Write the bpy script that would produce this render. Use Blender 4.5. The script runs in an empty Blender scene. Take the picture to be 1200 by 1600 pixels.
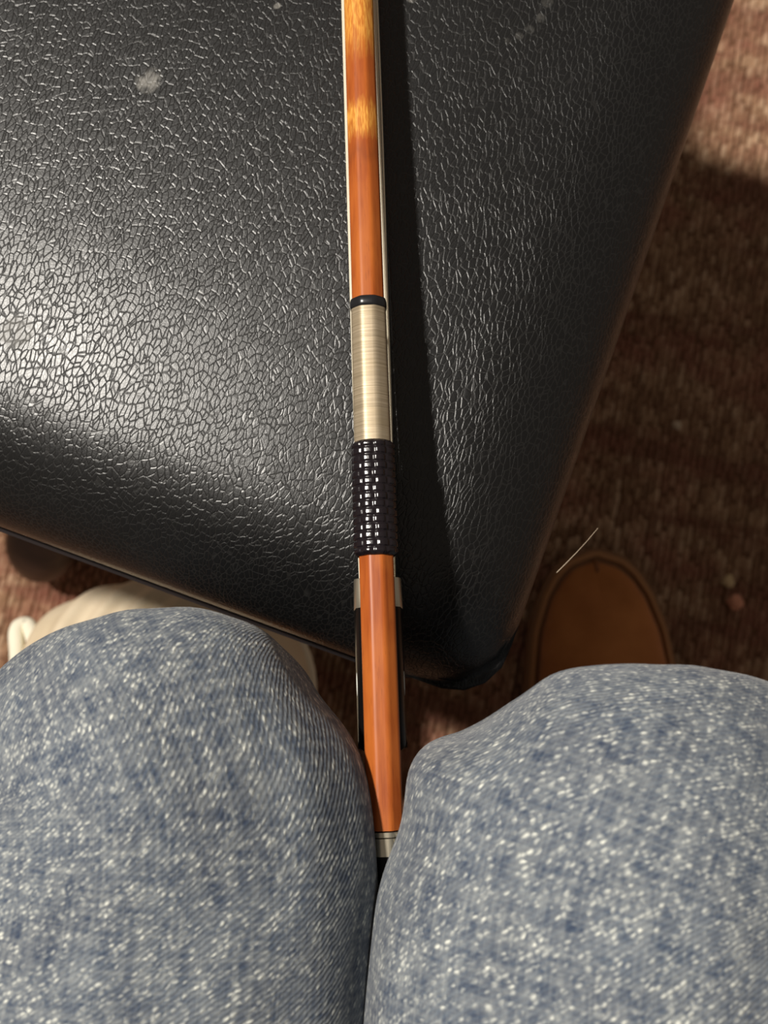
import bpy, math, random
import numpy as np
from mathutils import Vector, Matrix, noise as mnoise

random.seed(7)
rng = np.random.default_rng(7)
S = bpy.context.scene
COL = S.collection
R = math.radians
TAU = 2 * math.pi

# ------------------------------------------------------------------ camera
cam_d = bpy.data.cameras.new('camera')
cam = bpy.data.objects.new('camera', cam_d)
COL.objects.link(cam)
cam.location = (0.0, 0.0, 0.740)
cam.rotation_euler = (R(8.5), 0, 0)          # looks almost straight down, a little forwards
cam_d.sensor_fit = 'VERTICAL'
cam_d.sensor_height = 36.0
cam_d.lens = 36.0 * 1700 / 1600
cam_d.clip_start = 0.01
cam_d.dof.use_dof = True
cam_d.dof.focus_distance = 0.272
cam_d.dof.aperture_fstop = 18.0
S.camera = cam

# ------------------------------------------------------------------ world and light
world = bpy.data.worlds.new('world')
S.world = world
world.use_nodes = True
wbg = world.node_tree.nodes['Background']
wbg.inputs['Color'].default_value = (1.0, 0.86, 0.72, 1)
wbg.inputs['Strength'].default_value = 0.17

lamp_d = bpy.data.lights.new('ceiling_lamp', 'AREA')
lamp_d.shape = 'DISK'
lamp_d.size = 0.13
lamp_d.energy = 76
lamp_d.color = (1.0, 0.945, 0.86)
lamp = bpy.data.objects.new('ceiling_lamp', lamp_d)
COL.objects.link(lamp)
LT = Vector((-1.01, 0.49, 2.40))
lamp.location = LT
lamp.rotation_euler = (LT - Vector((0, 0.05, 0.45))).to_track_quat('Z', 'Y').to_euler()

S.view_settings.view_transform = 'Standard'
S.view_settings.look = 'None'
S.view_settings.exposure = 0.0
S.view_settings.gamma = 1.0
S.view_settings.use_curve_mapping = False


# ------------------------------------------------------------------ helpers
def mesh_obj(name, verts, faces, mat=None, parent=None, smooth=True, uvs=None):
    me = bpy.data.meshes.new(name)
    me.from_pydata([tuple(v) for v in verts], [], [tuple(f) for f in faces])
    me.validate()
    if uvs is not None:
        lay = me.uv_layers.new(name='UVMap')
        for p in me.polygons:
            for li in p.loop_indices:
                lay.data[li].uv = uvs[p.index][li - p.loop_start]
    me.polygons.foreach_set('use_smooth', [smooth] * len(me.polygons))
    me.update()
    o = bpy.data.objects.new(name, me)
    COL.objects.link(o)
    if mat:
        me.materials.append(mat)
    if parent:
        o.parent = parent
    return o


def fix_normals(o):
    import bmesh
    bm = bmesh.new()
    bm.from_mesh(o.data)
    bmesh.ops.recalc_face_normals(bm, faces=bm.faces)
    bm.to_mesh(o.data)
    bm.free()
    return o


def sharp(o, deg=35):
    o.data.set_sharp_from_angle(angle=R(deg))
    return o


def empty(name, label, cat, loc=(0, 0, 0), rz=0.0, group=None):
    o = bpy.data.objects.new(name, None)
    COL.objects.link(o)
    o.location = loc
    o.rotation_euler = (0, 0, rz)
    o.empty_display_size = 0.02
    o['label'] = label
    o['category'] = cat
    if group:
        o['group'] = group
    return o


def tag(o, label, cat=None, kind=None, group=None):
    o['label'] = label
    if cat:
        o['category'] = cat
    if kind:
        o['kind'] = kind
    if group:
        o['group'] = group
    return o


def loft(rings, cap=True, closed=False):
    """rings: (n, m, 3) array of closed loops -> verts, faces."""
    rings = np.asarray(rings, float)
    n, m, _ = rings.shape
    verts = rings.reshape(-1, 3)
    faces = []
    for i in range(n - 1 if not closed else n):
        a, b = i * m, ((i + 1) % n) * m
        for j in range(m):
            k = (j + 1) % m
            faces.append((a + j, a + k, b + k, b + j))
    verts = [tuple(v) for v in verts]
    if cap and not closed:
        verts.append(tuple(rings[0].mean(0)))
        c0 = len(verts) - 1
        verts.append(tuple(rings[-1].mean(0)))
        c1 = len(verts) - 1
        for j in range(m):
            k = (j + 1) % m
            faces.append((c0, k, j))
            faces.append((c1, (n - 1) * m + j, (n - 1) * m + k))
    return verts, faces


def tube(path, rad, m=10, cap=True):
    path = np.asarray(path, float)
    n = len(path)
    rad = np.broadcast_to(np.asarray(rad, float), (n,))
    tang = np.gradient(path, axis=0)
    tang /= np.linalg.norm(tang, axis=1)[:, None]
    ref = np.array([0.0, 0, 1]) if abs(tang[0][2]) < 0.9 else np.array([1.0, 0, 0])
    rings = []
    u = np.cross(tang[0], ref)
    u /= np.linalg.norm(u)
    for i in range(n):
        u = u - tang[i] * (u @ tang[i])
        u /= np.linalg.norm(u)
        w = np.cross(tang[i], u)
        a = np.arange(m) * TAU / m
        rings.append(path[i] + rad[i] * (np.cos(a)[:, None] * u + np.sin(a)[:, None] * w))
    return loft(rings, cap)


def smooth_path(pts, n):
    """Catmull-Rom through pts, n samples (works on any number of columns)."""
    P = np.asarray(pts, float)
    P = np.vstack([2 * P[0] - P[1], P, 2 * P[-1] - P[-2]])
    ts = np.linspace(0, len(P) - 3 - 1e-9, n)
    out = []
    for t in ts:
        i = int(t)
        f = t - i
        a, b, c, d = P[i], P[i + 1], P[i + 2], P[i + 3]
        out.append(0.5 * ((2 * b) + (c - a) * f + (2 * a - 5 * b + 4 * c - d) * f * f
                          + (3 * b - a - 3 * c + d) * f ** 3))
    return np.array(out)


# ---- material node helpers
class NT:
    def __init__(self, name):
        self.m = bpy.data.materials.new(name)
        self.m.use_nodes = True
        self.t = self.m.node_tree
        self.bsdf = self.t.nodes['Principled BSDF']

    def n(self, typ, **kw):
        nd = self.t.nodes.new(typ)
        for k, v in kw.items():
            if k.startswith('i_'):
                key = k[2:]
                key = int(key) if key.isdigit() else key.replace('_', ' ')
                self.put(nd.inputs[key], v)
            else:
                setattr(nd, k, v)
        return nd

    def put(self, sock, v):
        if isinstance(v, bpy.types.NodeSocket):
            self.t.links.new(v, sock)
        elif isinstance(v, bpy.types.Node):
            self.t.links.new(v.outputs[0], sock)
        else:
            if hasattr(sock.default_value, '__len__') and len(sock.default_value) == 4 and len(v) == 3:
                v = (*v, 1)
            sock.default_value = v

    def set(self, **kw):
        for k, v in kw.items():
            self.put(self.bsdf.inputs[k.replace('_', ' ')], v)
        return self

    def math(self, op, a, b=0.0, clamp=False):
        nd = self.t.nodes.new('ShaderNodeMath')
        nd.operation = op
        nd.use_clamp = clamp
        self.put(nd.inputs[0], a)
        self.put(nd.inputs[1], b)
        return nd.outputs[0]

    def mix(self, fac, a, b, blend='MIX'):
        nd = self.t.nodes.new('ShaderNodeMix')
        nd.data_type = 'RGBA'
        nd.blend_type = blend
        self.put(nd.inputs['Factor'], fac)
        self.put(nd.inputs['A'], a)
        self.put(nd.inputs['B'], b)
        return nd.outputs['Result']

    def ramp(self, fac, stops, interp='LINEAR'):
        nd = self.t.nodes.new('ShaderNodeValToRGB')
        nd.color_ramp.interpolation = interp
        els = nd.color_ramp.elements
        while len(els) < len(stops):
            els.new(0.5)
        for e, (p, c) in zip(els, stops):
            e.position = p
            e.color = (*c, 1) if len(c) == 3 else c
        self.put(nd.inputs[0], fac)
        return nd.outputs[0]

    def rng(self, v, a, b, c=0.0, d=1.0):
        nd = self.t.nodes.new('ShaderNodeMapRange')
        nd.clamp = True
        self.put(nd.inputs[0], v)
        for i, x in enumerate((a, b, c, d)):
            nd.inputs[i + 1].default_value = x
        return nd.outputs[0]

    def coord(self, which='Object'):
        return self.t.nodes.new('ShaderNodeTexCoord').outputs[which]

    def mapping(self, v, scale=(1, 1, 1), rot=(0, 0, 0), loc=(0, 0, 0)):
        nd = self.t.nodes.new('ShaderNodeMapping')
        self.put(nd.inputs['Vector'], v)
        nd.inputs['Scale'].default_value = scale
        nd.inputs['Rotation'].default_value = rot
        nd.inputs['Location'].default_value = loc
        return nd.outputs[0]

    def noise(self, v, scale, detail=2.0, rough=0.5, out='Fac'):
        nd = self.n('ShaderNodeTexNoise', i_Vector=v, i_Scale=scale, i_Detail=detail, i_Roughness=rough)
        return nd.outputs[out]

    def bump(self, h, dist, strength=1.0, normal=None):
        nd = self.n('ShaderNodeBump', i_Height=h, i_Distance=dist, i_Strength=strength)
        if normal is not None:
            self.put(nd.inputs['Normal'], normal)
        return nd.outputs[0]


def plain(name, col, rough=0.5, metal=0.0, spec=0.5):
    t = NT(name)
    t.set(Base_Color=col, Roughness=rough, Metallic=metal)
    t.bsdf.inputs['Specular IOR Level'].default_value = spec
    return t.m


# ------------------------------------------------------------------ materials
def m_leather():
    t = NT('black_grained_leather')
    co = t.coord()
    warp = t.noise(co, 90, 2.0, 0.5, 'Color')
    wv = t.n('ShaderNodeVectorMath', operation='MULTIPLY_ADD')
    t.put(wv.inputs[0], warp)
    wv.inputs[1].default_value = (0.003, 0.003, 0.003)
    t.put(wv.inputs[2], co)
    v = t.mapping(wv.outputs[0], scale=(1.05, 0.50, 1.0), rot=(0, 0, R(-13)))
    big = t.n('ShaderNodeTexVoronoi', feature='DISTANCE_TO_EDGE', i_Vector=v, i_Scale=700.0)
    v2 = t.mapping(wv.outputs[0], scale=(1.0, 0.8, 1.0), rot=(0, 0, R(25)), loc=(.3, .1, 0))
    small = t.n('ShaderNodeTexVoronoi', feature='DISTANCE_TO_EDGE', i_Vector=v2, i_Scale=1150.0)
    h1 = t.rng(big.outputs['Distance'], 0.0, 0.12)
    h1 = t.math('POWER', h1, 0.75)
    h2 = t.rng(small.outputs['Distance'], 0.0, 0.15)
    fine = t.noise(co, 1900, 3.0, 0.6)
    h = t.math('ADD', h1, t.math('MULTIPLY', h2, 0.16))
    h = t.math('ADD', h, t.math('MULTIPLY', fine, 0.03))
    nrm = t.bump(h, 0.00008, 0.8)
    # old stains and scuffs that stay on the hide (object space)
    stain = None
    for (x, y, rad, amp) in STAINS:
        d = t.n('ShaderNodeVectorMath', operation='DISTANCE')
        t.put(d.inputs[0], wv.outputs[0])
        d.inputs[1].default_value = (x + .0015, y + .0015, float(seat_z(x, y)) + .0015)
        f = t.math('MULTIPLY', t.rng(d.outputs['Value'], rad * 1.05, rad * .75), amp)
        stain = f if stain is None else t.math('ADD', stain, f)
    blotch = t.rng(t.noise(co, 420, 2.0), 0.3, 0.65)
    stain = t.math('MULTIPLY', stain, blotch)
    col = t.mix(t.rng(h1, 0.0, 0.8), (0.014, 0.0135, 0.013), (0.0038, 0.0038, 0.0040))
    col = t.mix(stain, col, (0.21, 0.20, 0.18))
    rgh = t.math('ADD', t.rng(t.noise(co, 14, 2.0), 0.3, 0.7, 0.32, 0.37), t.math('MULTIPLY', stain, .2))
    t.set(Base_Color=col, Roughness=rgh, Normal=nrm)
    t.bsdf.inputs['Specular IOR Level'].default_value = 0.5
    return t.m


def m_denim():
    t = NT('faded_blue_denim')
    uv = t.coord('UV')
    jit = t.noise(t.mapping(uv, (420, 420, 1)), 1.0, 2.0, 0.5, 'Color')
    wv = t.n('ShaderNodeVectorMath', operation='MULTIPLY_ADD')
    t.put(wv.inputs[0], jit)
    wv.inputs[1].default_value = (0.0010, 0.0010, 0)
    t.put(wv.inputs[2], uv)
    # twill wales: diagonal ridges, broken into weft flecks along them
    rot = t.mapping(wv.outputs[0], (1, 1, 1), (0, 0, R(-36)))
    sx = t.n('ShaderNodeSeparateXYZ', i_Vector=rot)
    wale = t.math('SINE', t.math('MULTIPLY', sx.outputs['Y'], TAU / 0.00100))
    wale = t.math('MULTIPLY_ADD', wale, 0.5)
    wale.node.inputs[2].default_value = 0.5
    cell = t.n('ShaderNodeTexVoronoi', feature='F1', i_Scale=1.0,
               i_Vector=t.mapping(rot, (1 / 0.0014, 1 / 0.00085, 1)))
    rnd = t.n('ShaderNodeSeparateColor', i_Color=cell.outputs['Color']).outputs[0]
    fleck = t.rng(rnd, 0.25, 0.85)
    round_ = t.rng(cell.outputs['Distance'], 0.62, 0.12)
    # slub streaks of warp and weft, and large wear
    su = t.noise(t.mapping(uv, (900, 60, 1)), 1.0, 2.0)
    sv = t.noise(t.mapping(uv, (70, 900, 1)), 1.0, 2.0)
    slub = t.math('ADD', t.rng(su, 0.42, 0.75), t.rng(sv, 0.42, 0.75))
    wear = t.rng(t.noise(t.mapping(uv, (45, 45, 1)), 1.0, 4.0, 0.6), 0.3, 0.72)
    mott = t.rng(t.noise(t.mapping(uv, (260, 260, 1)), 1.0, 3.0, 0.6), 0.36, 0.68)
    f = t.math('MULTIPLY', t.math('MULTIPLY', fleck, round_), t.math('MULTIPLY_ADD', wale, 0.6))
    f.node.inputs[1].links[0].from_node.inputs[2].default_value = 0.4
    f = t.math('MULTIPLY', f, t.math('MULTIPLY_ADD', mott, 0.9))
    f.node.inputs[1].links[0].from_node.inputs[2].default_value = 0.35
    f = t.math('ADD', f, t.math('MULTIPLY', slub, 0.13))
    f = t.math('ADD', f, t.math('MULTIPLY', mott, 0.14), True)
    base = t.mix(wear, (0.036, 0.052, 0.088), (0.090, 0.118, 0.163))
    base = t.mix(t.math('MULTIPLY', t.math('SUBTRACT', 1.0, wale), 0.6), base, (0.028, 0.038, 0.072))
    col = t.mix(f, base, (0.66, 0.67, 0.61))
    h = t.math('ADD', t.math('MULTIPLY', wale, 0.6), t.math('MULTIPLY', f, 0.6))
    nrm = t.bump(h, 0.00022, 0.8)
    t.set(Base_Color=col, Roughness=0.92, Normal=nrm)
    t.bsdf.inputs['Specular IOR Level'].default_value = 0.12
    t.bsdf.inputs['Sheen Weight'].default_value = 0.15
    return t.m


def m_carpet():
    t = NT('carpet_pile')
    co = t.coord()
    isl = t.n('ShaderNodeNewGeometry').outputs['Random Per Island']
    c = t.ramp(isl, [(0.0, (0.19, 0.098, 0.054)), (0.35, (0.285, 0.160, 0.090)),
                     (0.7, (0.38, 0.235, 0.14)), (1.0, (0.53, 0.36, 0.235))])
    rot = t.mapping(co, (1, 1, 1), (0, 0, R(12)))
    band = t.noise(t.mapping(rot, (5, 30, 1)), 1.0, 3.0, 0.6)
    c = t.mix(t.math('MULTIPLY', t.rng(band, 0.49, 0.60), 0.8), c, (0.17, 0.055, 0.034))
    patch = t.noise(t.mapping(rot, (14, 20, 1), loc=(2.3, .4, 0)), 1.0, 3.0, 0.6)
    c = t.mix(t.math('MULTIPLY', t.rng(patch, 0.48, 0.66), 0.6), c, (0.31, 0.105, 0.075))
    fz = t.noise(co, 900, 2.0)
    c = t.mix(t.rng(fz, 0.3, 0.7, 0.0, 0.35), c, (0.42, 0.28, 0.19))
    t.set(Base_Color=c, Roughness=0.95)
    t.bsdf.inputs['Specular IOR Level'].default_value = 0.1
    return t.m


def m_bow_wood():
    t = NT('varnished_orange_wood')
    co = t.coord()
    sx = t.n('ShaderNodeSeparateXYZ', i_Vector=co)
    fib = t.noise(t.mapping(co, (900, 60, 900)), 1.0, 3.0, 0.6)
    por = t.noise(t.mapping(co, (2600, 260, 2600)), 1.0, 2.0, 0.5)
    cloud = t.noise(t.mapping(co, (160, 45, 160)), 1.0, 3.0, 0.55)
    c = t.mix(t.rng(fib, 0.3, 0.7), (0.28, 0.058, 0.010), (0.41, 0.100, 0.018))
    c = t.mix(t.rng(cloud, 0.40, 0.66, 0, .65), c, (0.48, 0.135, 0.024))
    # figure: two golden flames across the stick above the grip, a dark pin knot between
    wig = t.math('ADD', sx.outputs['Y'], t.math('MULTIPLY', t.noise(t.mapping(co, (500, 120, 500)), 1.0, 2.0), 0.010))
    gold = None
    for c0, hw in ((0.2185, 0.0155), (0.1862, 0.0058)):
        g = t.rng(t.math('ABSOLUTE', t.math('SUBTRACT', wig, c0)), hw, hw * 0.35)
        gold = g if gold is None else t.math('ADD', gold, g)
    g2 = t.mix(t.rng(por, 0.40, 0.62), (0.50, 0.17, 0.025), (0.80, 0.40, 0.075))
    c = t.mix(t.math('MULTIPLY', gold, 0.85, True), c, g2)
    dk = t.rng(t.math('ABSOLUTE', t.math('SUBTRACT', wig, 0.176)), .004, .0)
    c = t.mix(t.math('MULTIPLY', dk, 0.5), c, (0.22, 0.05, 0.012))
    kn = t.n('ShaderNodeVectorMath', operation='DISTANCE')
    t.put(kn.inputs[0], co)
    kn.inputs[1].default_value = (-0.0002, 0.1955, 0.0042)
    c = t.mix(t.rng(kn.outputs['Value'], 0.0016, 0.0008, 0, .8), c, (0.12, 0.025, 0.008))
    c = t.mix(t.rng(por, 0.62, 0.72, 0, .35), c, (0.18, 0.045, 0.012))
    t.set(Base_Color=c, Roughness=0.42, Normal=t.bump(fib, 0.00003, 0.5))
    t.bsdf.inputs['Specular IOR Level'].default_value = 0.28
    t.bsdf.inputs['Coat Weight'].default_value = 0.03
    t.bsdf.inputs['Coat Roughness'].default_value = 0.25
    return t.m


def m_wire():
    t = NT('silver_wire')
    co = t.coord()
    st = t.noise(t.mapping(co, (60, 3800, 60)), 1.0, 2.0, 0.6)
    tar = t.noise(t.mapping(co, (130, 300, 130)), 1.0, 3.0, 0.6)
    c = t.mix(t.rng(st, 0.3, 0.7), (0.31, 0.245, 0.16), (0.54, 0.44, 0.31))
    c = t.mix(t.rng(tar, 0.45, 0.7, 0, .5), c, (0.40, 0.31, 0.19))
    t.set(Base_Color=c, Metallic=0.55, Roughness=0.5, Normal=t.bump(st, 0.00006, 0.8))
    return t.m


def m_hair():
    t = NT('pale_horsehair')
    co = t.coord()
    st = t.noise(t.mapping(co, (4200, 4, 300)), 1.0, 2.0, 0.6)
    c = t.mix(t.rng(st, 0.32, 0.68), (0.50, 0.44, 0.31), (0.86, 0.80, 0.66))
    t.set(Base_Color=c, Roughness=0.45, Normal=t.bump(st, 0.0001, 0.6))
    return t.m


def m_suede():
    t = NT('brown_suede')
    co = t.coord()
    a = t.noise(co, 26, 3.0, 0.55)
    b = t.noise(co, 1400, 2.0)
    c = t.mix(t.rng(a, 0.35, 0.65), (0.28, 0.092, 0.022), (0.42, 0.155, 0.044))
    c = t.mix(t.rng(b, 0.3, 0.7, 0, .3), c, (0.44, 0.18, 0.06))
    t.set(Base_Color=c, Roughness=0.85, Normal=t.bump(b, 0.0003, 0.5))
    t.bsdf.inputs['Specular IOR Level'].default_value = 0.2
    t.bsdf.inputs['Sheen Weight'].default_value = 0.1
    return t.m


def m_cloth():
    t = NT('cream_cloth')
    co = t.coord()
    b = t.noise(co, 1200, 2.0)
    a = t.noise(co, 30, 3.0)
    c = t.mix(t.rng(a, 0.35, 0.65), (0.60, 0.49, 0.34), (0.70, 0.59, 0.43))
    t.set(Base_Color=c, Roughness=0.9, Normal=t.bump(b, 0.0003, 0.4))
    t.bsdf.inputs['Specular IOR Level'].default_value = 0.15
    return t.m


def m_dark_wood():
    t = NT('dark_brown_stained_wood')
    co = t.coord()
    a = t.noise(t.mapping(co, (30, 30, 200)), 1.0, 3.0)
    c = t.mix(t.rng(a, 0.3, 0.7), (0.045, 0.022, 0.014), (0.085, 0.042, 0.026))
    t.set(Base_Color=c, Roughness=0.5)
    return t.m


# ------------------------------------------------------------------ floor
FLOOR = mesh_obj('floor', [(-2, -2, 0), (2, -2, 0), (2, 2, 0), (-2, 2, 0),
                           (-2, -2, -.05), (2, -2, -.05), (2, 2, -.05), (-2, 2, -.05)],
                 [(0, 1, 2, 3), (7, 6, 5, 4), (0, 4, 5, 1), (1, 5, 6, 2), (2, 6, 7, 3), (3, 7, 4, 0)],
                 plain('carpet_backing', (0.16, 0.080, 0.046), 0.95, 0, 0.1), smooth=False)
FLOOR['kind'] = 'structure'
tag(FLOOR, 'floor under the brown looped carpet')


def carpet():
    pu, pv = 0.0044, 0.0095
    ang = R(-11)
    nu, nv = 330, 170
    iu, iv = np.meshgrid(np.arange(nu), np.arange(nv), indexing='ij')
    iu, iv = iu.ravel(), iv.ravel()
    n = len(iu)
    cx = (iu - nu / 2 + .5) * pu + rng.normal(0, .0005, n)
    cy = (iv - nv / 2 + .5) * pv + (iu % 2) * pv * .5 + rng.normal(0, .0014, n)
    ln = pv * rng.uniform(.52, .64, n)
    wd = pu * rng.uniform(.46, .56, n)
    ht = rng.uniform(.0036, .0058, n)
    ts = np.array([-1, -.6, 0, .6, 1])
    hz = np.array([0, .75, 1, .75, 0])
    ws = np.array([.6, .95, 1, .95, .6])
    V = np.zeros((n, 15, 3))
    for a in range(5):
        for b, (sx, hh) in enumerate(((-1, 0.0), (0, 1.0), (1, 0.0))):
            x = sx * wd * ws[a]
            y = ts[a] * ln
            V[:, a * 3 + b, 0] = cx + x
            V[:, a * 3 + b, 1] = cy + y
            V[:, a * 3 + b, 2] = 0.0004 + ht * hz[a] * hh
    c, s = math.cos(ang), math.sin(ang)
    X = V[..., 0] * c - V[..., 1] * s
    Y = V[..., 0] * s + V[..., 1] * c
    V[..., 0], V[..., 1] = X, Y + .30
    q = []
    for a in range(4):
        for b in range(2):
            q.append((a * 3 + b, a * 3 + b + 1, a * 3 + b + 4, a * 3 + b + 3))
    q = np.array(q)
    Fq = (q[None] + (np.arange(n) * 15)[:, None, None]).reshape(-1)
    me = bpy.data.meshes.new('carpet')
    me.vertices.add(n * 15)
    me.vertices.foreach_set('co', V.reshape(-1))
    me.loops.add(len(Fq))
    me.loops.foreach_set('vertex_index', Fq)
    nf = len(Fq) // 4
    me.polygons.add(nf)
    me.polygons.foreach_set('loop_start', np.arange(nf) * 4)
    me.polygons.foreach_set('use_smooth', np.ones(nf, bool))
    me.update(calc_edges=True)
    me.materials.append(m_carpet())
    o = bpy.data.objects.new('carpet', me)
    COL.objects.link(o)
    tag(o, 'brown and maroon looped carpet pile with fine ribs covering the floor', 'carpet', 'stuff')


carpet()

# ------------------------------------------------------------------ stool: square cushion on a swivel base
SA, SB = 0.22, 0.1875           # half sizes of the cushion
SEAT_ROT = R(-20)
SEAT_C = (-0.1117, 0.2422)
SEAT_TOP = 0.4500
cs, sn = math.cos(SEAT_ROT), math.sin(SEAT_ROT)


def to_local(x, y):
    dx, dy = x - SEAT_C[0], y - SEAT_C[1]
    return dx * cs + dy * sn, -dx * sn + dy * cs


def seat_z(lx, ly):
    dome = 0.0035 * (1 - (lx / SA) ** 2) * (1 - (ly / SB) ** 2)
    w, H = 0.038, 0.024
    d1 = np.clip(1 - (SA - abs(lx)) / w, 0, 1)
    d2 = np.clip(1 - (SB - abs(ly)) / w, 0, 1)
    d = min((d1 ** 3 + d2 ** 3) ** (1 / 3), 1.0)
    soft = 0.006 * (np.clip(1 - (SA - abs(lx)) / .085, 0, 1) ** 2 + np.clip(1 - (SB - abs(ly)) / .085, 0, 1) ** 2)
    tilt = .035 * (lx * cs - ly * sn - .1) - .025 * (lx * sn + ly * cs + .19)
    return SEAT_TOP - .001 + tilt + dome - soft - H * (1 - math.sqrt(max(0, 1 - d ** 2.2)))


def rrect(a, b, r, m):
    """m points round a rounded rectangle, evenly by arc length."""
    pts = []
    for (cx, cy, a0) in ((a - r, b - r, 0), (-a + r, b - r, 90), (-a + r, -b + r, 180), (a - r, -b + r, 270)):
        for k in range(13):
            t = R(a0 + 90 * k / 12)
            pts.append((cx + r * math.cos(t), cy + r * math.sin(t)))
    P = np.array(pts + [pts[0]])
    L = np.r_[0, np.cumsum(np.linalg.norm(np.diff(P, axis=0), axis=1))]
    s = np.linspace(0, L[-1], m, endpoint=False)
    return np.c_[np.interp(s, L, P[:, 0]), np.interp(s, L, P[:, 1])]


def seat_local(x, y):
    return to_local(x, y)


STAINS = [(*to_local(x, y), r, a) for x, y, r, a in (
    (-.0677, .1693, .0040, .75), (-.1030, .0945, .0052, .40), (-.0309, .1920, .0012, .9), (.0081, .1940, .0016, .8),
    (.0478, .1928, .0018, .16), (.0453, .1882, .0016, .18), (.0420, .1847, .0016, .2), (.0389, .1825, .0014, .18),
    (.0355, .1805, .0012, .12))]
LEATHER = m_leather()
stool = empty('upholstered_stool', 'square black grained leather seat with rounded corner in front of the knees', 'stool',
              (SEAT_C[0], SEAT_C[1], .0015), SEAT_ROT)


def cushion():
    m = 240
    out = rrect(SA, SB, 0.016, m)
    ro = 1 - (1 - np.linspace(0.004, 1, 90)) ** 1.0
    ro = np.r_[np.linspace(0.01, 0.76, 34), np.linspace(0.77, 1, 56)]
    ro = 1 - (1 - ro)
    rings = []
    for r in ro:
        p = out * r
        rings.append([(x, y, seat_z(x, y)) for x, y in p])
    for q, k in ((.15, 1.0), (.4, .9995), (.7, .998), (1.0, .994)):
        rings.append([(x * k, y * k, seat_z(x, y) * (1 - q) + .4025 * q) for x, y in out])
    v, f = loft(rings, True)
    o = mesh_obj('cushion', v, f, LEATHER, stool)
    fix_normals(o)
    # under-shell that peeks out below the cushion
    pm = plain('dark_grey_plastic', (0.060, 0.056, 0.064), 0.7, 0, .25)
    rings = []
    for z, k in ((.403, -.004), (.4045, .0004), (.402, .0014), (.392, .0012), (.384, -.006), (.380, -.03)):
        p = rrect(SA + k, SB + k, 0.034, 160)
        rings.append([(x, y, z) for x, y in p])
    v, f = loft(rings, True)
    fix_normals(sharp(mesh_obj('seat_pan', v, f, pm, stool)))
    met = plain('dark_metal', (0.03, 0.03, 0.03), 0.35, 0.8)
    prof = [(.381, .075), (.372, .075), (.368, .03), (.22, .03), (.215, .024), (.07, .024)]
    a = np.arange(32) * TAU / 32
    rings = [[(r * math.cos(t), r * math.sin(t), z) for t in a] for z, r in prof]
    v, f = loft(rings, True)
    fix_normals(sharp(mesh_obj('column', v, f, met, stool)))
    dw = m_dark_wood()
    rings = [[(r * math.cos(t), r * math.sin(t), z) for t in a]
             for z, r in ((.118, .022), (.115, .040), (.085, .048), (.056, .046), (.052, .03))]
    v, f = loft(rings, True)
    fix_normals(mesh_obj('hub', v, f, dw, stool))
    # five arms, one pointing at the front left
    base = math.atan2(0.066 - SEAT_C[1], -0.232 - SEAT_C[0]) - SEAT_ROT
    L = math.hypot(0.066 - SEAT_C[1], -0.232 - SEAT_C[0]) + .004
    rings = []
    b = np.arange(20) * TAU / 20
    for q in np.r_[np.linspace(0, .84, 12), .86 + .14 * np.sin(np.linspace(0, math.pi / 2, 14))]:
        r = .030 + (L - .030) * q
        w = .019 + .005 * q
        h = .020 - .003 * q
        zc = .082 - .048 * q ** 1.3
        if q > .86:
            k = math.sqrt(max(0.0, 1 - ((q - .86) / .14) ** 2))
            w, h = w * max(k, .05), h * max(k, .05)
        sec = [(r, w * math.copysign(abs(math.cos(t)) ** .75, math.cos(t)),
                zc + h * math.copysign(abs(math.sin(t)) ** .75, math.sin(t))) for t in b]
        rings.append(sec)
    v, f = loft(rings, True)
    o = fix_normals(mesh_obj('base_arm', v, f, dw, stool))
    glide = [[(L - .03 + r * math.cos(t), r * math.sin(t), z) for t in b] for z, r in
             ((.022, .010), (.012, .012), (.0054, .015), (.0050, .012))]
    gv, gf = loft(glide, True)
    g = fix_normals(mesh_obj('glide', gv, gf, met, o))
    for k in range(5):
        if k:
            o2 = o.copy()
            COL.objects.link(o2)
            g2 = g.copy()
            COL.objects.link(g2)
            g2.parent = o2
        else:
            o2 = o
        o2.rotation_euler = (0, 0, base + k * TAU / 5)


cushion()

# ------------------------------------------------------------------ violin bow
BOW_Y0 = np.array([0.0003, -0.0365])
BOW_ROT = R(1.9)
AX_Z = 0.0227                      # stick axis above the hair at the frog
BOW_PITCH = .020
HAIR_Z = max(float(seat_z(*to_local(BOW_Y0[0] - q * math.sin(BOW_ROT) + w, BOW_Y0[1] + q * math.cos(BOW_ROT))))
             + BOW_PITCH * q for q in np.linspace(.02, .36, 60) for w in (-.006, .006)) + 0.0010
bow = empty('violin_bow', 'orange brown wooden violin bow lying across the black seat, frog between the knees', 'bow',
            (BOW_Y0[0], BOW_Y0[1], HAIR_Z), BOW_ROT)
bow.rotation_euler = (-BOW_PITCH, 0, BOW_ROT)
TWIST = R(2)


def axis_z(y):
    """Height of the stick's centre above the hair: the camber dips in the middle and climbs to the head."""
    u = np.clip(y / 0.70, 0, 1)
    return AX_Z - 0.0125 * np.sin(math.pi * u) ** 2 * 0.55


def octo(rad, m=48, rnd=0.0, tw=TWIST, sx=1.0):
    """rounded octagon section, apothem rad; rnd 0 = sharp octagon, 1 = circle."""
    a = (np.arange(m) + 0.5) * TAU / m
    w = (a + R(22.5)) % R(45) - R(22.5)
    ro = rad / np.cos(w)
    r = ro * (1 - rnd) + rad * rnd * 1.02
    r = np.minimum(r, rad * (1.082 - 0.05 * rnd))
    return np.c_[r * np.cos(a + tw), r * np.sin(a + tw)]


WOOD = m_bow_wood()


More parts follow.
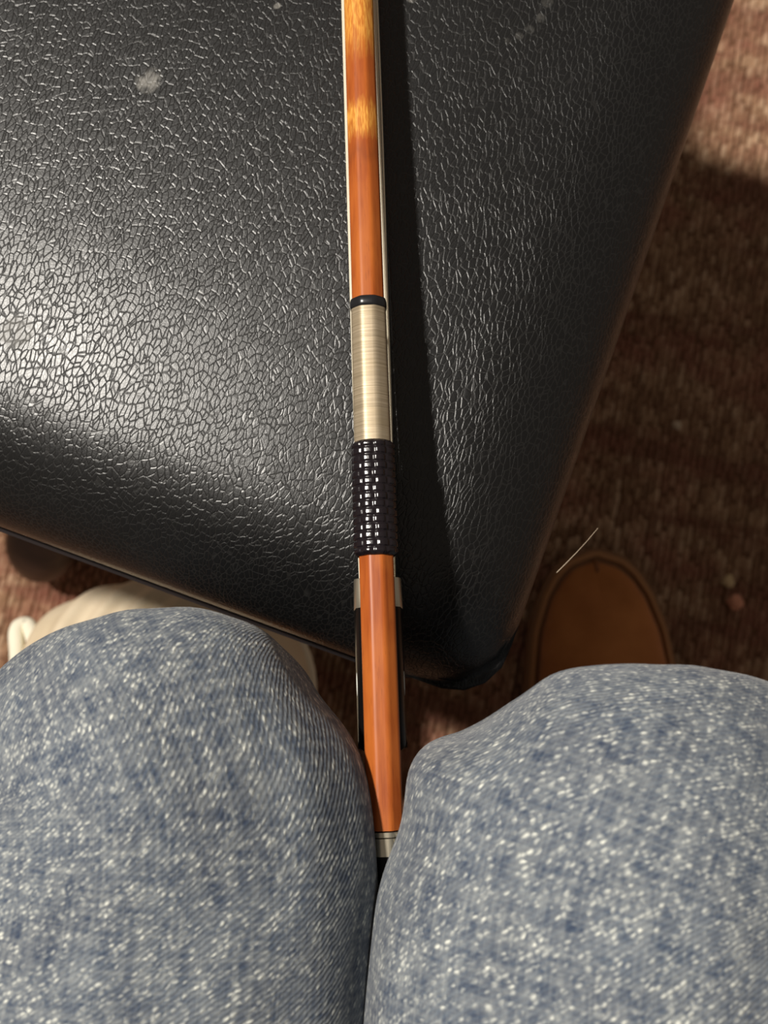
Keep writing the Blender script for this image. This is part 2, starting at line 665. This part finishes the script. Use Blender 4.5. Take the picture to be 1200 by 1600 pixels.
def sweep(name, ys, rads, rnds, mat, m=48, dr=None, flip=False):
    rings = []
    for i, (y, r, q) in enumerate(zip(ys, rads, rnds)):
        s = octo(r, m, q)
        if dr is not None:
            s = s * (1 + dr(y, np.arange(m) / m) / r)[:, None]
        z = axis_z(y)
        rings.append(np.c_[s[:, 0], np.full(m, y), z + s[:, 1]])
    v, f = loft(rings, True)
    return fix_normals(mesh_obj(name, v, f, mat, bow))


def build_bow():
    # stick, octagonal at the handle, rounding off towards the head
    ys = np.r_[np.linspace(0.0002, 0.30, 60), np.linspace(.31, .700, 50)]
    rad = np.interp(ys, [0, .07, .13, .22, .45, .70], [.00422, .00420, .00408, .00395, .0033, .0026])
    rnd = np.interp(ys, [0, .12, .20, .30], [0.0, 0.05, .40, .95])
    st = sweep('stick', ys, rad, rnd, WOOD)
    sharp(st, 30)
    # collar ring at the end of the winding
    dk = plain('black_lacquered_collar', (0.012, 0.012, 0.014), 0.28)
    ys = np.array([.1292, .1293, .1298, .1306, .1313, .1319, .1321]) - .0009
    sweep('winding_collar', ys, np.array([.0040, .00435, .00462, .00468, .00462, .0044, .0040]), [.3] * 7, dk)
    # silver wire lapping: every turn of the wire is a ridge
    turns = 124
    y0, y1 = .0922, .1284
    k = np.arange(turns * 2 + 1)
    ys = y0 + (y1 - y0) * k / (turns * 2)
    rads = np.interp(ys, [y0, y1], [.00455, .00440]) + np.where(k % 2 == 0, -.00004, .00003)
    w = sweep('wire_winding', ys, rads, [.28] * len(ys), m_wire(), 48)
    # lizard grip with rows of scales standing proud
    gl0, gl1 = .0647, .0935
    rows, per, m = 15, 10, 110
    ys = np.linspace(gl0, gl1, rows * 9 + 1)

    def scales(y, u):
        q = (y - gl0) / (gl1 - gl0) * rows
        r = math.floor(q)
        fy = abs((q - r) - .5) * 2
        jit = mnoise.noise((r * 3.1, 0.5, 2)) * .3
        uu = u * per + .5 + (r % 2) * .16 + jit * .6
        fu = np.abs((uu % 1.0) - .5) * 2
        cellr = np.array([mnoise.noise((r * 7.7, float(int(c)) * 3.3, 0.2)) for c in uu])
        hgt = (1 - np.clip((fu - .55) / .45, 0, 1) ** 1.6) * (1 - np.clip((fy - .55) / .45, 0, 1) ** 1.6)
        e = min((y - gl0), (gl1 - y)) / .0008
        edge = min(1.0, e)
        return (.00040 * hgt * (1 + .5 * cellr) + .0001) * edge - .0004 * (1 - edge)

    gm = NT('black_lizard_leather')
    gm.set(Base_Color=(0.010, 0.007, 0.009), Roughness=0.22,
           Normal=gm.bump(gm.noise(gm.coord(), 2600, 2.0), 0.00005, 0.5))
    sweep('thumb_grip', ys, np.interp(ys, [gl0, gl1], [.00492, .00488]), [.55] * len(ys), gm.m, m, dr=scales)

    # frog
    eb = plain('polished_ebony', (0.005, 0.0045, 0.0045), 0.3, 0, 0.12)
    f0, f1 = .0172, .0530
    rings = []
    n = 26
    for q in np.linspace(0, 1, n):
        y = f0 + (f1 - f0) * q
        top = AX_Z - .0036
        hw = .0063
        cut = .0035 * (1 - min(1, q / .12)) ** 2          # hollowed rear heel
        throat = .0                                       # throat in front
        ht = top - (.0 if q < .62 else .0034 * math.sin((q - .62) / .38 * math.pi / 2))
        sec = []
        prof = [(-.0026, ht), (-.0043, ht - .0010), (-.0056, ht - .0030), (-.0061, .0065), (-.0063, .0035), (-.0063, .0012),
                (-.0056, .0002), (0, 0.0), (.0056, .0002), (.0063, .0012), (.0063, .0035), (.0061, .0065), (.0056, ht - .0030),
                (.0043, ht - .0010), (.0026, ht), (0, ht)]
        for (x, z) in prof:
            sec.append((x, y + (cut * math.sin(math.pi * max(0, min(1, z / ht))) if q < .12 else 0), z))
        rings.append(sec)
    v, f = loft(rings, True)
    frog = fix_normals(sharp(mesh_obj('frog', v, f, eb, bow), 40))
    silver = plain('tarnished_silver', (0.62, 0.56, 0.44), 0.32, 0.9)
    # D-shaped ferrule around hair and frog tongue
    rings = []
    for y, g in ((.0527, -.0006), (.0528, .0), (.0533, .0002), (.0608, .0), (.0612, -.0001), (.0612, -.0008)):
        a = np.arange(40) * TAU / 40
        sec = []
        for t in a:
            x = (.0062 + g) * math.copysign(abs(math.cos(t)) ** .55, math.cos(t))
            z = .0036 + (.0036 + g) * math.copysign(abs(math.sin(t)) ** (.9 if math.sin(t) > 0 else .45), math.sin(t))
            sec.append((x, y, z))
        rings.append(sec)
    v, f = loft(rings, True)
    fe = fix_normals(sharp(mesh_obj('ferrule', v, f, silver, frog), 40))
    fe['label'] = 'silver ferrule'
    pearl = plain('mother_of_pearl', (0.65, 0.66, 0.62), 0.2)
    for sx in (-1, 1):
        a = np.arange(24) * TAU / 24
        rings = [[(sx * x, .034 + r * math.cos(t), .0098 + r * math.sin(t)) for t in a]
                 for x, r in ((.0050, .0031), (.00596, .0031), (.00606, .0027))]
        v, f = loft(rings, True)
        e = fix_normals(sharp(mesh_obj('pearl_eye', v, f, pearl, frog), 40))
    # underslide strip
    v, f = loft([[(-.005, y, -.0001), (.005, y, -.0001), (.005, y, -.0005), (-.005, y, -.0005)] for y in (.020, .052)], True)
    fix_normals(mesh_obj('underslide', v, f, pearl, frog, False))

    # hair ribbon from the ferrule to the head: strands built as fine ridges, frayed at its edges
    nst = 28
    ys = np.r_[.0560, .0600, np.linspace(.064, .675, 36)]
    rings = []
    for y in ys:
        wid = np.interp(y, [.056, .064, .12, .675], [.0094, .0098, .0102, .0095])
        top, bot = [], []
        for i in range(nst * 2 + 1):
            x = -wid / 2 + wid * i / (nst * 2)
            top.append((x, y, .0013 + (.00013 if i % 2 else 0)))
            bot.append((x, y, .0006))
        rings.append(top + bot[::-1])
    v, f = loft(rings, True)
    hm = m_hair()
    hair = fix_normals(mesh_obj('hair', v, f, hm, bow))
    for x0, x1, z in ((.0054, .0050, .0016),):
        yy = np.linspace(.060, .66, 40)
        p = [(np.interp(y, [.06, .11, .66], [x0 - .0009, x0, x1]) + .00015 * math.sin(y * 40), y,
              z + .0002 * math.sin(y * 23)) for y in yy]
        v, f = tube(p, .00022, 6)
        fix_normals(mesh_obj('strand', v, f, hm, hair))
    # screw button: silver collar, ebony band, silver end cap
    a48 = 48

    def ring_part(name, segs, mat, parent=None, rnd=.0):
        rings = []
        for y, r in segs:
            s = octo(r, a48, rnd)
            rings.append(np.c_[s[:, 0], np.full(a48, y), AX_Z + s[:, 1]])
        v, f = loft(rings, True)
        return fix_normals(sharp(mesh_obj(name, v, f, mat, parent or bow), 30))

    bt = ring_part('screw_button', [(-.0118, .0034), (-.0118, .0036), (-.0055, .0037), (-.0054, .0034)], eb)
    c1 = ring_part('button_collar', [(-.0056, .0030), (-.0056, .0037), (-.0016, .00385), (-.0014, .0030)], silver, bt)
    c1['label'] = 'silver collar'
    c2 = ring_part('collar_rim', [(-.0013, .0030), (-.0013, .00395), (-.0002, .0040), (-.0001, .0030)], silver, bt)
    c3 = ring_part('end_cap', [(-.0142, .0020), (-.0140, .0033), (-.0118, .0036), (-.0117, .003)], silver, bt)
    # head of the bow, out at the far end
    rings = []
    for q in np.linspace(0, 1, 12):
        z = axis_z(.70) + .0024 - q * (axis_z(.70) + .0024 - .0022)
        yc = .699 + .004 * math.sin(q * 2.4) - .010 * q
        hl = .0035 + .0085 * q
        hw = .0026 + .0024 * q
        a = np.arange(20) * TAU / 20
        rings.append([(hw * math.cos(t), yc + hl * math.sin(t), z) for t in a])
    v, f = loft(rings, True)
    hd = fix_normals(mesh_obj('head', v, f, WOOD, bow))
    rings = [[(.0050 * math.cos(t), .6916 + .0123 * math.sin(t), z) for t in a] for z in (.0023, .0010)]
    v, f = loft(rings, True)
    fix_normals(sharp(mesh_obj('tip_plate', v, f, plain('ivory_plate', (.75, .70, .58), .4), hd)))


build_bow()

# ------------------------------------------------------------------ seated person: jeans and shoes
person = empty('person', 'seated person in faded blue jeans and brown suede shoes, seen from the lap down', 'person', (0, -0.2, 0))
DENIM = m_denim()


def add_w(o):
    o.parent = person
    o.matrix_parent_inverse = Matrix.Translation((0, .2, 0))
    return o


def leg_rows(sx, yc, xk, zk, ank, xb):
    """centre, half width, half height along one leg, from the hip to the hem."""
    r = 0.014                                   # bend radius at the knee
    rows = [(sx * .088, -.40, .515, .085, .080, 0), (sx * .080, -.30, .512, .080, .074, 0),
            (sx * .066, -.20, .505, .068, .065, 0), (xb[1], -.105, zk, .0570, .0575, 0),
            (xb[0], yc - .020, zk, .0535, .0540, 0)]
    for a in (0, 22, 45, 68, 90):
        t = R(a)
        rows.append((np.interp(a, [0, 45], [xb[2], xk]), yc + r * math.sin(t), zk - r + r * math.cos(t),
                     np.interp(a, [0, 45, 90], [.0525, .0490, .0465]), np.interp(a, [0, 45, 90], [.0530, .0455, .0370]), a))
    rows += [((xk * .75 + ank[0] * .25), yc - .022 + (ank[1] - yc) * .12, .36, .050, .052, 100),
             ((xk * .5 + ank[0] * .5), ank[1] * .5 + yc * .5 - .02, .24, .052, .056, 105),
             (ank[0] * .85 + xk * .15, ank[1] * .85 + yc * .15, .13, .052, .056, 100),
             (ank[0], ank[1], .055, .053, .058, 95)]
    return rows


KNOBS = [  # folds of the cloth: centre, spread, push
    ((0.006, -0.034, 0.488), (.012, .008, .026), (.0040, 0, 0)),
    ((0.006, -0.020, 0.488), (.010, .006, .026), (-.0015, .0010, 0)),
    ((0.020, 0.004, 0.480), (.016, .013, .060), (.0050, -.0068, 0)),
    ((0.010, 0.000, 0.480), (.010, .012, .060), (0, -.0065, 0)),
    ((0.0215, -0.012, 0.480), (.006, .005, .040), (.0060, -.0030, 0)),
    ((0.040, -0.012, 0.53), (.005, .020, .02), (0, 0, .0016)),
    ((-0.015, -0.035, 0.52), (.006, .030, .02), (0, 0, .0014)),
    ((-0.112, 0.015, 0.47), (.026, .022, .060), (.004, -.0160, 0)),
    ((-0.010, 0.008, 0.47), (.022, .019, .060), (-.0060, -.0085, 0)),
    ((0.002, -0.042, 0.469), (.010, .014, .010), (.0040, 0, 0)),
    ((-0.003, -0.040, 0.475), (.010, .014, .010), (-.0030, 0, 0)),
    ((-0.002, -0.016, 0.457), (.010, .022, .012), (-.0060, 0, 0)),
]


def jeans():
    Lr = leg_rows(-1, -.0250, -.0570, .4690, (-.135, -.255), (-.0535, -.0600, -.0515))
    Rr = leg_rows(1, -.0375, .0600, .4850, (.132, -.155), (.0520, .0500, .0540))
    M = 128
    rows = [tuple(x) for x in Lr[::-1]] + [(0, -.44, .53, .12, .115, 0)] + [tuple(x) for x in Rr]
    P = smooth_path([r_[:5] for r_ in rows], 460)
    cen = P[:, :3]
    tang = np.gradient(cen, axis=0)
    tang /= np.linalg.norm(tang, axis=1)[:, None]
    Ls = np.r_[0, np.cumsum(np.linalg.norm(np.diff(cen, axis=0), axis=1))]
    rings = []
    a = np.arange(M) * TAU / M
    side = None
    for i in range(len(P)):
        t = tang[i]
        if side is None:
            side = np.array([1.0, 0, 0])
        side = side - t * (side @ t)
        side /= np.linalg.norm(side)
        upv = np.cross(t, side)
        pw = .92
        ca = np.sign(np.cos(a)) * np.abs(np.cos(a)) ** pw
        sa = np.sign(np.sin(a)) * np.abs(np.sin(a)) ** pw
        rings.append(cen[i] + P[i, 3] * ca[:, None] * side + P[i, 4] * sa[:, None] * upv)
    rings = np.array(rings)
    for _ in range(160):                        # even out the bend at the knee
        rings[1:-1] = .5 * rings[1:-1] + .25 * (rings[:-2] + rings[2:])
    # soft wrinkles and folds
    nr = np.cross(np.gradient(rings, axis=0), np.roll(rings, -1, 1) - np.roll(rings, 1, 1))
    nr /= np.linalg.norm(nr, axis=2)[..., None] + 1e-12
    outw = np.sum(nr * (rings - cen[:, None, :]), axis=2)
    nr *= np.sign(outw)[..., None]
    disp = np.zeros(rings.shape[:2])
    for i in range(rings.shape[0]):
        for j in range(M):
            p = rings[i, j]
            disp[i, j] = .0016 * mnoise.noise(Vector(p) * 32) + .0008 * mnoise.noise(Vector((p[0] * 90, p[1] * 60, p[2] * 60)))
    push = np.zeros_like(rings)
    for c, s, am in KNOBS:
        d = (rings - np.array(c)) / np.array(s)
        msk = np.zeros(len(rings))
        if c[0] > 0:
            msk[len(rings) // 2:] = 1
        else:
            msk[:len(rings) // 2] = 1
        push += (np.exp(-np.sum(d * d, axis=2)) * msk[:, None])[..., None] * np.array(am)
    rings = rings + nr * disp[..., None] + push
    for _ in range(16):
        rings[1:-1] = .5 * rings[1:-1] + .25 * (rings[:-2] + rings[2:])
    n = len(rings)
    v, f = loft(rings, False)
    top = np.argmax(rings[n // 2 - 60][:, 2])
    seg = np.linalg.norm(np.diff(rings, axis=0), axis=2)
    Ls = np.r_[0, np.cumsum(seg[:, [(int(top) + k) % M for k in range(-14, 15)]].mean(1))]
    uvs = []
    for i in range(n - 1):
        for j in range(M):
            u0, u1 = j * .34 / M, (j + 1) * .34 / M
            uvs.append(((u0, Ls[i]), (u1, Ls[i]), (u1, Ls[i + 1]), (u0, Ls[i + 1])))
    o = mesh_obj('jeans', v, f, DENIM, None, True, uvs)
    add_w(o)
    for nm, row in (('hem', rings[3]), ('hem', rings[-4])):
        pth = np.vstack([row, row[:2]])
        vv, ff = tube(pth[:-1], .003, 8, False)
        vv = list(vv)
        k = len(pth) - 1
        for j in range(8):
            jj = (j + 1) % 8
        h = mesh_obj(nm, vv, ff, DENIM)
        h.parent = o
    return o


def shoe(loc, rz, rise):
    """suede shoe: local +y is the toe, origin at the toe tip on the floor."""
    su = m_suede() if 'brown_suede' not in bpy.data.materials else bpy.data.materials['brown_suede']
    L = .285

    def half(q):        # half width along the shoe, q=0 at the heel, 1 at the toe
        return float(np.interp(q, [0, .04, .12, .30, .5, .70, .82, .90, .95, .98, 1.0],
                               [.006, .024, .033, .034, .038, .0470, .0425, .0350, .0270, .0185, .003]))

    def outline(g, qn=60):
        pts = []
        qs = 1 - (1 - np.linspace(0, 1, qn)) ** 1.0
        qs = (1 - np.cos(np.linspace(0, math.pi, qn))) / 2
        for q in qs:
            pts.append((half(q) + g, -L + q * L + (g if q > .5 else -g) * abs(2 * q - 1) ** 4))
        for q in qs[::-1]:
            pts.append((-half(q) - g, -L + q * L + (g if q > .5 else -g) * abs(2 * q - 1) ** 4))
        return np.array(pts)

    sole = outline(.003)
    rings = [np.c_[sole * k, np.full(len(sole), z)] for z, k in ((.0035, .985), (.005, 1.0), (.021, 1.0), (.0235, .99))]
    v, f = loft(rings, True)
    so = fix_normals(sharp(mesh_obj('sole', v, f, plain('brown_rubber', (.20, .095, .04), .7)), 50))
    up = outline(-.0045)
    qs = (up[:, 1] + L) / L
    top = np.interp(qs, [0, .15, .3, .45, .62, .80, .92, 1.0], [.105, .115, .115, .098, .070, .050, .040, .030])
    rings = []
    for k in np.linspace(0, 1, 26):
        w = math.cos(k * math.pi / 2)
        hh = math.sin(k * math.pi / 2)
        w = w ** .75
        row = []
        for (x, y), tz, q in zip(up, top, qs):
            yy = y if q < .75 else (-L * .25 + (y + L * .25) * (1 - .30 * hh ** 2))
            row.append((x * w, yy, .0235 + (tz - .0235) * hh))
        rings.append(row)
    v, f = loft(rings, False)
    u = fix_normals(mesh_obj('shoe', v, f, su))
    add_w(u)
    u.matrix_parent_inverse = Matrix.Identity(4)
    u.location = (loc[0], loc[1] + .2, loc[2])
    u.rotation_euler = (0, 0, rz)
    so.parent = u
    welt = outline(-.0010)
    pts = np.c_[welt, np.full(len(welt), .0245)]
    v, f = tube(pts, .0022, 6, False)
    wl = mesh_obj('welt', v, f, plain('tan_welt', (.33, .15, .055), .7))
    wl.parent = u
    return u


def unseen_sweater():  # invented clothing, out of view, added to darken the seat's front reflections
    """dark upper body out of view behind the lap, added so the seat front mirrors something dark"""
    P = smooth_path([(-.430, .46, .150, .110), (-.440, .56, .165, .118), (-.440, .68, .160, .112), (-.440, .82, .178, .115),
                     (-.445, .96, .200, .108), (-.450, 1.03, .175, .088), (-.455, 1.07, .085, .062), (-.455, 1.10, .060, .056)], 60)
    a = np.arange(64) * TAU / 64
    rings = []
    for y, z, w, d in P:
        rr = [(w * math.copysign(abs(math.cos(t)) ** .85, math.cos(t)),
               y + d * math.copysign(abs(math.sin(t)) ** .85, math.sin(t)), z) for t in a]
        rings.append([(x, yy + .004 * mnoise.noise((x * 9, z * 14, 1.5)), z) for x, yy, z in rr])
    v, f = loft(rings, True)
    t = NT('unseen_charcoal_knit')
    co = t.coord()
    kn = t.n('ShaderNodeTexVoronoi', i_Vector=t.mapping(co, (1, 1, .6)), i_Scale=300.0)
    t.set(Base_Color=(.022, .021, .022), Roughness=.95, Normal=t.bump(kn.outputs['Distance'], .001, .5))
    add_w(fix_normals(mesh_obj('unseen_sweater', v, f, t.m)))


unseen_sweater()
jeans()
shoe((.1385, .0790, .005), R(2), 0)
shoe((-.150, -.085, .005), R(10), 0)


# ------------------------------------------------------------------ cream cloth bag under the front edge
def cloth_bag():
    cm = m_cloth()
    b = empty('cloth_bag', 'cream ribbed cloth bag with pale cord ends on the carpet behind the left knee', 'bag',
              (-.1185, -.010, .0065))
    nu = 200
    ax, ay = .0795, .062
    prof = smooth_path([(.000, .86), (.040, .95), (.090, .99), (.135, 1.0), (.162, .95), (.180, .82), (.190, .58), (.194, .30), (.195, .04)], 60)
    rings = []
    for z, k in prof:
        row = []
        for t in np.arange(nu) * TAU / nu:
            ct, st = math.cos(t), math.sin(t)
            x = ax * k * math.copysign(abs(ct) ** .92, ct)
            y = ay * k * math.copysign(abs(st) ** .92, st)
            # soft pleats that run round the bag, fanned from its right-hand end
            d = math.hypot(x - .100, y + .02)
            ple = math.sin(d * TAU / .0150 + 1.1 * mnoise.noise((x * 25, y * 25, 0)))
            am = .0026 * min(1, max(0, (.055 - x) / .05)) * min(1, z / .06)
            zz = z + am * ple + .003 * mnoise.noise((x * 22, y * 22, 3.3)) * min(1, z / .05)
            g = 1 + am * ple * 2.5
            row.append((x * g, y * g, max(zz, 0)))
        rings.append(row)
    v, f = loft(rings, True)
    fix_normals(mesh_obj('bag_body', v, f, cm, b))

    def rim(t, k=1.0):
        return ax * k * math.copysign(abs(math.cos(t)) ** .92, math.cos(t)), ay * k * math.copysign(abs(math.sin(t)) ** .92, math.sin(t))

    # corded seam along the right-hand end
    pale = plain('pale_piping', (.78, .69, .53), .85)
    pts = [(*rim(q, .985), .138) for q in np.linspace(-1.4, 1.35, 40)]
    v, f = tube(pts, .0040, 8)
    fix_normals(mesh_obj('piping', v, f, pale, b))
    cd = plain('pale_cord', (.82, .77, .62), .9)
    loops = [[(-.050, -.020, .176), (-.066, .006, .172), (-.0735, .024, .160), (-.0755, .034, .155), (-.0705, .0360, .153),
              (-.065, .028, .160), (-.054, .006, .174)],
             [(-.040, .004, .186), (-.047, .024, .174), (-.0515, .039, .158), (-.0470, .044, .155), (-.042, .037, .164), (-.034, .014, .186)]]
    for pl in loops:
        p = smooth_path(pl, 40)
        v, f = tube(p, .0042, 9)
        fix_normals(mesh_obj('cord', v, f, cd, b))
    p = smooth_path([(-.083, -.004, .138), (-.078, .008, .142), (-.070, .019, .144), (-.058, .030, .144)], 24)
    v, f = tube(p, .0055, 9)
    fix_normals(mesh_obj('piping', v, f, cd, b))
    p = smooth_path([(-.057, .031, .158), (-.047, .040, .157), (-.037, .044, .157)], 16)
    v, f = tube(p, .0045, 9)
    fix_normals(mesh_obj('shaded_gap', v, f, plain('dark_gap_shade', (.03, .028, .024), .9), b))  # dark tube laid on the bag to stand in for a shadowed gap


cloth_bag()


# ------------------------------------------------------------------ small things
def on_seat(x, y):
    lx, ly = to_local(x, y)
    return float(seat_z(lx, ly))


def crumb(name, x, y, z, r, mat, seed=0):
    import bmesh
    bm = bmesh.new()
    bmesh.ops.create_icosphere(bm, subdivisions=2, radius=r)
    for v_ in bm.verts:
        v_.co *= 1 + .35 * mnoise.noise(v_.co * (1.2 / r) + Vector((seed, seed, 0)))
        v_.co.z *= .7
    me = bpy.data.meshes.new(name)
    bm.to_mesh(me)
    bm.free()
    me.materials.append(mat)
    o = bpy.data.objects.new(name, me)
    o.location = (x, y, z + r * .6)
    COL.objects.link(o)
    return o


amber = plain('amber_resin', (.75, .42, .10), .25)
c = crumb('rosin_crumb', .0196, .0373, on_seat(.0196, .0373), .00055, amber, 3)
tag(c, 'tiny amber crumb on the black seat right of the bow grip', 'crumb')
white = plain('white_lint', (.62, .60, .55), .9)


def dust():
    import bmesh
    bm = bmesh.new()
    spots = [(.0783, .1745), (-.0066, -.0015)]
    for _ in range(150):
        u, w_ = rng.uniform(-.16, .195), rng.uniform(-.165, .06)
        x = SEAT_C[0] + u * cs - w_ * sn
        y = SEAT_C[1] + u * sn + w_ * cs
        if abs(x) < .012:
            continue
        spots.append((x, y))
    for i, (x, y) in enumerate(spots):
        r = rng.uniform(.00006, .00017) if i > 1 else .00035
        mtx = Matrix.Translation((x, y, on_seat(x, y) + r * .75)) @ Matrix.Diagonal((1, rng.uniform(.6, 1.6), .7, 1))
        bmesh.ops.create_icosphere(bm, subdivisions=1, radius=r, matrix=mtx)
    me = bpy.data.meshes.new('dust_specks')
    bm.to_mesh(me)
    bm.free()
    me.materials.append(white)
    o = bpy.data.objects.new('dust_specks', me)
    COL.objects.link(o)
    tag(o, 'scattered white dust specks on the black leather seat', 'dust', 'stuff')


dust()

p = smooth_path([(.0505, .0295, .4225), (.0545, .0335, .4235), (.0585, .0378, .4255), (.0620, .0420, .4275)], 30)
v, f = tube(p, np.linspace(.00009, .00005, 30), 6)
o = fix_normals(mesh_obj('loose_hair', v, f, plain('pale_fibre', (.62, .50, .36), .4)))
tag(o, 'thin pale loose hair sticking out from the right edge of the seat', 'hair')

for i, (x, y, r, colr) in enumerate(((.2320, .0625, .0045, (.50, .36, .20)), (.2360, .0480, .0055, (.55, .24, .15)),
                                     (.1000, .0100, .0050, (.60, .32, .22)), (.2020, .1700, .003, (.45, .35, .25)))):
    c = crumb('carpet_crumb', x, y, .005, r, plain('crumb', colr, .9), i + 5)
    tag(c, ['small tan crumb on the carpet right of the brown shoe, the upper of two',
            'small orange crumb on the carpet right of the brown shoe, the lower of two',
            'small pinkish crumb on the carpet between the seat corner and the brown shoe',
            'tiny grey fleck on the shaded carpet halfway up the right side'][i], 'crumb')
